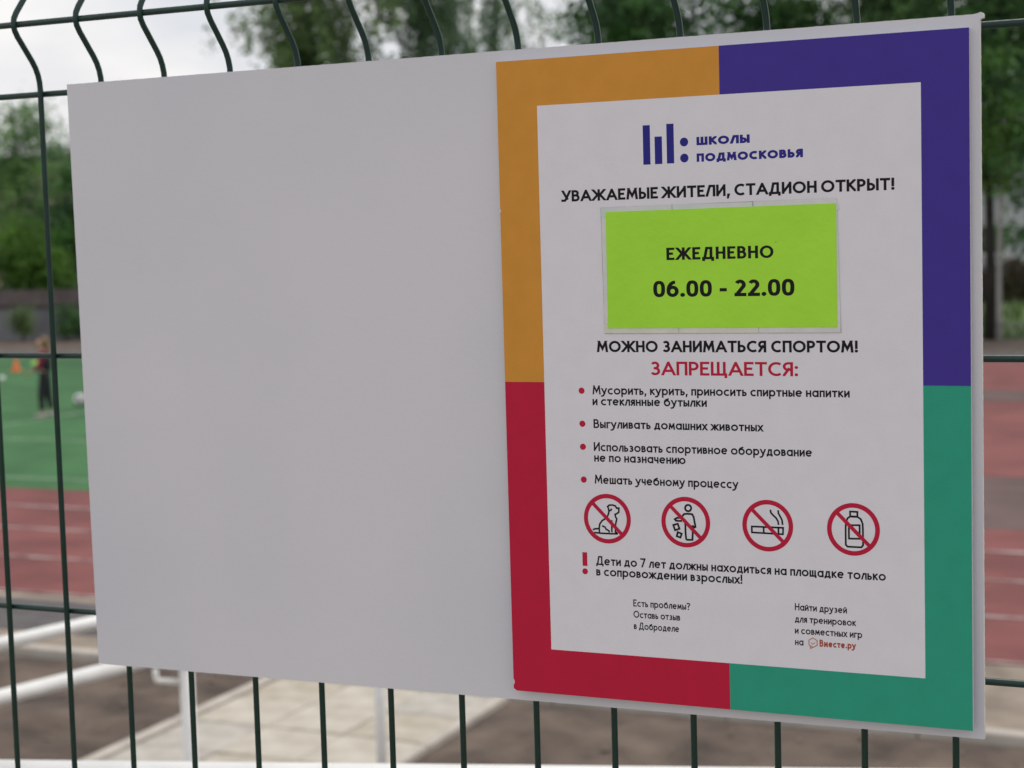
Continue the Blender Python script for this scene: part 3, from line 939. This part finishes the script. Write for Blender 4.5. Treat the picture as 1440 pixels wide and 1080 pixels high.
def letters(text, w, xh=0.70, track_=0.085, space=0.30, narrow=1.0):
    """returns list of strokes (each a list of polygons) in cap-height units and the total width"""
    x = 0.0; out_ = []
    dots = lambda cx, cy, r: [[(cx + r * math.cos(2 * math.pi * k / 16), cy + r * math.sin(2 * math.pi * k / 16)) for k in range(16)]]
    for ch in text:
        if ch == ' ':
            x += space; continue
        if ch in '.,!?:':
            r = w * .62
            if ch == '.': out_.append(dots(x + r, r, r)); x += 2 * r
            elif ch == ',': out_.append([[(x + r * .3, w * 1.0), (x, -w * 1.1), (x + w * .75, -w * 1.1), (x + w * 1.35, w * 1.0)][::-1]]); x += w * 1.35
            elif ch == ':': out_.append(dots(x + r, r, r)); out_.append(dots(x + r, .62, r)); x += 2 * r
            elif ch == '!':
                out_.append(dots(x + r, r, r)); out_.append([[(x + r - w / 2, .30), (x + r + w / 2, .30), (x + r + w / 2, 1), (x + r - w / 2, 1)]]); x += 2 * r
            else:
                out_.append(dots(x + .26, r, r))
                pl = arc(.26, .76, .24, .24 - w / 2, 160, -60, 10) + [(.26, .46), (.26, .30)]
                out_.append([[(a + x, c) for a, c in qd] for qd in ribbon(pl, w)]); x += .54
            x += track_ * 1.0
            continue
        if ch in GL and not ch.isupper() and ch.isalpha(): key, hh = ch, xh
        elif ch in LOW: key, hh = LOW[ch], xh
        else: key, hh = ch, 1.0
        gw, strokes = GL[key]
        hs = hh - w
        wsx = (hh - w * .62) * narrow * (1.06 if hh < 1 else 1.0)
        for st in strokes:
            butt = isinstance(st, tuple)
            pl = st[1] if butt else st
            pp_ = [(w / 2 + px_ * wsx, w / 2 + py_ * hs) for px_, py_ in pl]
            closed = (abs(pp_[0][0] - pp_[-1][0]) < 1e-6 and abs(pp_[0][1] - pp_[-1][1]) < 1e-6)
            qs = ribbon(pp_, w, closed, 0.0 if (butt or closed) else w * .9)
            lo_ = min([py_ for _, py_ in pl]); hi_ = max([py_ for _, py_ in pl])
            lo_ = (w / 2 + lo_ * hs - w / 2) if lo_ < -.01 else 0.0
            hi_ = (w / 2 + hi_ * hs + w / 2) if hi_ > 1.05 else hh
            if butt: lo_ -= .02; hi_ += .02
            # keep horizontal arms from overshooting sideways
            qs2 = []
            for qd in qs:
                qd = clip(qd, lo_, hi_)
                if not qd: continue
                if not butt and not closed:
                    sw = [(c, a) for a, c in qd]
                    sw = clip(sw, 0.0 if key not in 'АЛХЖМУу' else -w, w + gw * wsx if key not in 'АЛХЖМУу' else gw * wsx + 2 * w)
                    qd = [(c, a) for a, c in sw]
                if len(qd) >= 3: qs2.append([(a + x, c) for a, c in qd])
            out_.append(qs2)
        x += gw * wsx + w + track_ * (0.75 if key in 'АТГУЛ' else 1.0)
    return out_, x - track_


def write(name, text, x0, x1, z, cap, w, material, parent, y=-0.00004, xh=0.70, **kw):
    st, width = letters(text, w, xh, **kw)
    sx = (x1 - x0) / width
    b = MB()
    for k, qs in enumerate(st):
        yy = y - 0.000004 * (k % 4)
        for qd in qs:
            # force counter clockwise seen from -Y (front)
            ar = sum(qd[i][0] * qd[(i + 1) % len(qd)][1] - qd[(i + 1) % len(qd)][0] * qd[i][1] for i in range(len(qd)))
            if abs(ar) < 1e-9: continue
            if ar < 0: qd = qd[::-1]
            b.add([(x0 + a * sx, yy, z + c * cap) for a, c in qd], [tuple(range(len(qd)))])
    return b.build(name, material, parent)


mm = 0.001
TX = [  # name, text, x0, x1, baseline, cap height (mm), weight, material, x-height, kw
    ('logo_text', 'школы', 136.3, 170.7, -60.6, 7.2, .205, 'navy', .72, {}),
    ('logo_text', 'подмосковья', 136.2, 204.1, -70.9, 7.2, .205, 'navy', .72, {}),
    ('headline', 'УВАЖАЕМЫЕ ЖИТЕЛИ, СТАДИОН ОТКРЫТ!', 44.3, 259.7, -92.8, 7.3, .205, 'black', .7, dict(space=.24)),
    ('headline', 'МОЖНО ЗАНИМАТЬСЯ СПОРТОМ!', 66.2, 236.6, -190.6, 7.35, .205, 'black', .7, {}),
    ('red_heading', 'ЗАПРЕЩАЕТСЯ:', 102.6, 199.2, -205.4, 8.8, .172, 'red', .7, {}),
    ('rule_text', 'Мусорить, курить, приносить спиртные напитки', 62.4, 231.2, -218.2, 5.9, .172, 'black', .7, {}),
    ('rule_text', 'и стеклянные бутылки', 62.2, 139.9, -225.35, 5.9, .172, 'black', .7, {}),
    ('rule_text', 'Выгуливать домашних животных', 62.5, 176.3, -240.3, 5.9, .172, 'black', .7, {}),
    ('rule_text', 'Использовать спортивное оборудование', 62.3, 207.3, -255.4, 5.9, .172, 'black', .7, {}),
    ('rule_text', 'не по назначению', 62.4, 125.0, -262.4, 5.9, .172, 'black', .7, {}),
    ('rule_text', 'Мешать учебному процессу', 62.4, 159.6, -276.9, 5.9, .172, 'black', .7, {}),
    ('notice_text', 'Дети до 7 лет должны находиться на площадке только', 62.0, 252.2, -330.8, 6.0, .172, 'black', .7, {}),
    ('notice_text', 'в сопровождении взрослых!', 61.9, 161.3, -337.9, 6.0, .172, 'black', .7, {}),
    ('small_text', 'Есть проблемы?', 87.3, 126.1, -357.0, 4.7, .165, 'black', .7, {}),
    ('small_text', 'Оставь отзыв', 87.3, 119.3, -364.4, 4.7, .165, 'black', .7, {}),
    ('small_text', 'в Доброделе', 87.4, 118.4, -372.0, 4.7, .165, 'black', .7, {}),
    ('small_text', 'Найти друзей', 195.0, 227.9, -352.7, 4.6, .165, 'black', .7, {}),
    ('small_text', 'для тренировок', 194.9, 233.4, -360.3, 4.6, .165, 'black', .7, {}),
    ('small_text', 'и совместных игр', 194.8, 237.2, -367.6, 4.6, .165, 'black', .7, {}),
    ('small_text', 'на', 194.8, 200.2, -374.9, 4.6, .165, 'black', .7, {}),
    ('small_text', 'Вместе.ру', 210.4, 233.2, -374.8, 4.5, .22, 'rust', .7, {}),
]
for (n_, t_, x0, x1, zb, cap, w, mt, xh, kw) in TX:
    write(n_, t_, x0 * mm, x1 * mm, zb * mm, cap * mm, w, M[mt], poster, xh=xh, **kw)


def disc(b, cx, cz, r, y, n=28, r0=0.0, r1=None):
    if r1 is None:
        b.add([(cx + r * math.cos(2 * math.pi * k / n), y, cz + r * math.sin(2 * math.pi * k / n)) for k in range(n)], [tuple(range(n))])
    else:
        vs = []
        for k in range(n):
            a = 2 * math.pi * k / n
            vs += [(cx + r0 * math.cos(a), y, cz + r0 * math.sin(a)), (cx + r1 * math.cos(a), y, cz + r1 * math.sin(a))]
        b.add(vs, [(2 * k, 2 * ((k + 1) % n), 2 * ((k + 1) % n) + 1, 2 * k + 1) for k in range(n)])
    return b


Y0 = -0.00004
b = MB()
for x0, x1, z0, z1 in ((100.8, 105.6, -46.4, -71.2), (108.6, 113.5, -53.9, -71.2), (116.6, 121.4, -46.3, -71.1)):
    b.add([(x0 * mm, Y0, z1 * mm), (x1 * mm, Y0, z1 * mm), (x1 * mm, Y0, z0 * mm), (x0 * mm, Y0, z0 * mm)], [(0, 1, 2, 3)])
disc(b, .12812, -.05812, .00276, Y0); disc(b, .12812, -.06813, .00276, Y0)
b.build('logo', M['navy'], poster)
for z in (-215.9, -237.6, -252.8, -274.5):
    disc(MB(), .0547, z * mm, .0021, Y0).build('bullet', M['red'], poster)
b = MB().add([(.0524, Y0, -.3319), (.0558, Y0, -.3319), (.0558, Y0, -.3228), (.0524, Y0, -.3228)], [(0, 1, 2, 3)])
disc(b, .05405, -.33556, .0020, Y0)
b.build('exclamation_mark', M['red'], poster)


# prohibition signs: drawings in units of the circle radius
def icon(cx, strokes, shear, cpx, rpx, wd, name):
    o = disc(MB(), cx, -.2998, 0, Y0 - .00003, 64, .0135, .0164).build(name, M['red'], poster)
    b = MB()
    for st in strokes:
        closed = st[0] == 'c'
        pl = []
        for px_, py_ in (st[1:] if closed else st):
            dx = px_ - cpx[0]; dy = py_ - cpx[1] - shear * dx
            pl.append((cx + dx / rpx[0] * .01645, -.2998 - dy / rpx[1] * .0162))
        for qd in ribbon(pl, wd, closed):
            ar = sum(qd[i][0] * qd[(i + 1) % 4][1] - qd[(i + 1) % 4][0] * qd[i][1] for i in range(4))
            if ar < 0: qd = qd[::-1]
            b.add([(a, Y0 - .000003 * (len(b.f) % 5), c) for a, c in qd], [(0, 1, 2, 3)])
    b.build('pictogram', M['black'], o)
    s = .0150 / math.sqrt(2)
    b = MB()
    for qd in ribbon([(cx - s, -.2998 + s), (cx + s, -.2998 - s)], .0024):
        b.add([(a, Y0 - .00005, c) for a, c in qd], [(0, 1, 2, 3)])
    b.build('slash', M['red'], o)


W1 = .00115
dog = [[(240, 474), (300, 480), (400, 484), (468, 484)],
       [(228, 446), (250, 438), (282, 436)],
       [(292, 472), (290, 430), (296, 392), (318, 360), (345, 342), (366, 330), (380, 300), (388, 270), (384, 240), (376, 222), (392, 208), (424, 206), (452, 216), (462, 236), (484, 236), (482, 276), (462, 290), (446, 296), (450, 320), (462, 340), (452, 380), (446, 420), (446, 466), (468, 484)],
       [(412, 352), (412, 470)], [(318, 408), (346, 420), (358, 442), (384, 456), (386, 472)],
       [(392, 262), (408, 256), (414, 240)]]
icon(.07054, dog, .035, (370, 339), (227, 237), W1, 'no_dogs_sign')
lit = [['c'] + [(1152 + 30 * math.cos(a * .5236), 235 + 31 * math.sin(a * .5236)) for a in range(12)],
       [(1128, 540), (1122, 470), (1122, 400), (1116, 340)], [(1096, 310), (1112, 292), (1150, 290), (1190, 294), (1204, 320), (1212, 370), (1220, 415), (1206, 422), (1190, 400)],
       [(1190, 400), (1192, 470), (1188, 540), (1128, 540)], [(1096, 310), (1090, 326), (1040, 330), (1020, 342), (1030, 356), (1088, 360)],
       ['c', (1004, 398), (1048, 386), (1064, 434), (1020, 448)], ['c', (1046, 466), (1084, 482), (1072, 518), (1036, 506)]]
icon(.12425, lit, .04, (1125, 370), (238, 240), W1 * 1.1, 'no_littering_sign')
cig = [['c', (220, 362), (488, 374), (486, 428), (220, 412)], [(322, 366), (322, 416)], [(448, 372), (448, 424)],
       [(382, 222), (386, 248), (406, 270), (430, 292), (446, 320), (450, 350)], [(448, 226), (450, 252), (466, 282), (480, 310), (484, 350)]]
icon(.17825, cig, .045, (356, 356), (218, 214), W1, 'no_smoking_sign')
bot = [['c', (1054, 236), (1116, 240), (1116, 280), (1054, 276)],
       ['c', (1054, 278), (1116, 282), (1144, 300), (1160, 340), (1162, 400), (1162, 520), (1148, 538), (1030, 532), (1014, 516), (1014, 400), (1016, 330), (1032, 292)],
       ['c', (1042, 350), (1134, 352), (1134, 466), (1042, 464)]]
icon(.23247, bot, .05, (1080, 387), (227, 219), W1, 'no_bottles_sign')
# small hexagonal speech mark
b = MB()
hx = [(.2063 + .0030 * math.cos(R(90 + 60 * k)), -.3726 + .0030 * math.sin(R(90 + 60 * k))) for k in range(6)]
for qd in ribbon(hx + [hx[0]], .0006, True): b.add([(a, Y0, c) for a, c in qd], [(0, 1, 2, 3)])
for qd in ribbon([(.2049, -.3726), (.2062, -.3736), (.2076, -.3723)], .0005): b.add([(a, Y0 - .000005, c) for a, c in qd], [(0, 1, 2, 3)])
for qd in ribbon([(.2044, -.3750), (.2047, -.3764), (.2062, -.3753)], .0006): b.add([(a, Y0 - .00001, c) for a, c in qd], [(0, 1, 2, 3)])
b.build('speech_mark', M['ochre'], poster)

# ================================================================== THE GREEN NOTICE IN ITS TAPED SLEEVE
note = empty('paper_notice', (.15, 0, -.137), 'lime green paper with opening hours taped onto the poster', 'notice')
NO = Vector(note.location)


def nplate(name, x0, x1, z0, z1, y0, y1, material, skew=((0, 0), (0, 0), (0, 0), (0, 0))):
    c = [(x0 + skew[0][0], z1 + skew[0][1]), (x1 + skew[1][0], z1 + skew[1][1]), (x1 + skew[2][0], z0 + skew[2][1]), (x0 + skew[3][0], z0 + skew[3][1])]
    b = plate([(x * mm - NO.x, z * mm - NO.z) for x, z in c], y0, y1, 0)
    return b.build(name, material, note)


nplate('grime_edge', 71.1, 226.4, -97.0, -178.65, -.00030, -.00006, M['grime'], ((.8, 0), (0, .2), (-2.2, .6), (0, -.4)))
YT = -.00048
nplate('tape_strip', 71.3, 119.3, -97.25, -103.5, YT, -.00032, M['tape_stain'], ((.1, 0), (0, 0), (0, .15), (0, -.25)))
nplate('tape_strip', 119.65, 172.0, -97.05, -103.5, YT, -.00032, M['tape_stain'])
nplate('tape_strip', 172.4, 226.2, -96.9, -103.5, YT, -.00032, M['tape'], ((0, 0), (-.2, 0), (-2.0, .5), (0, .1)))
nplate('tape_strip', 71.9, 122.2, -172.5, -178.45, YT, -.00032, M['tape_yellow'])
nplate('tape_strip', 122.55, 174.5, -172.5, -178.4, YT, -.00032, M['tape_yellow'])
nplate('tape_strip', 174.8, 226.2, -172.5, -178.35, YT, -.00032, M['tape'])
nplate('tape_strip', 71.9, 78.0, -103.6, -172.4, YT, -.00032, M['tape'], ((.1, 0), (0, 0), (0, 0), (-.4, 0)))
nplate('tape_strip', 220.5, 226.0, -103.6, -172.4, YT, -.00032, M['tape'], ((0, 0), (.2, 0), (-1.2, 0), (0, 0)))
nplate('green_sheet', 74.6, 224.2, -100.1, -175.0, -.00072, -.00050, M['lime'], ((-.15, -.1), (-.05, .1), (.1, .45), (.0, -.25)))


def nwrite(name, text, x0, x1, zb, cap, w, **kw):
    return write(name, text, x0 * mm - NO.x, x1 * mm - NO.x, zb * mm - NO.z, cap * mm, w, M['black'], note, y=-.00076, **kw)


nwrite('notice_text', 'ЕЖЕДНЕВНО', 115.2, 184.9, -131.95, 7.8, .19, narrow=.84, track_=.11)
nwrite('hours_text', '06.00 - 22.00', 105.9, 197.8, -155.4, 10.4, .2, narrow=.86, track_=.075, space=.27)

# nicks in the vinyl at the lower left corner and along the left edge
nk = MB()
for pts_ in (((.0001, -.4185), (.0009, -.4192), (.0021, -.4198), (.0013, -.4199), (.0001, -.4199)), ((.00005, -.4120), (.0006, -.4128), (.0008, -.4148), (.00005, -.4160)),
             ((.0, -.0962), (.0005, -.0966), (.0004, -.0978), (.0, -.0984))):
    nk.add([(a, -.00006, c) for a, c in pts_], [tuple(range(len(pts_)))[::-1]])
nk.build('chipped_corner', M['paper'], poster)
sp = MB(); disc(sp, 186.5 * mm - NO.x, -122.2 * mm - NO.z, .0003, -.00077, 8); sp.build('speck', M['black'], note)
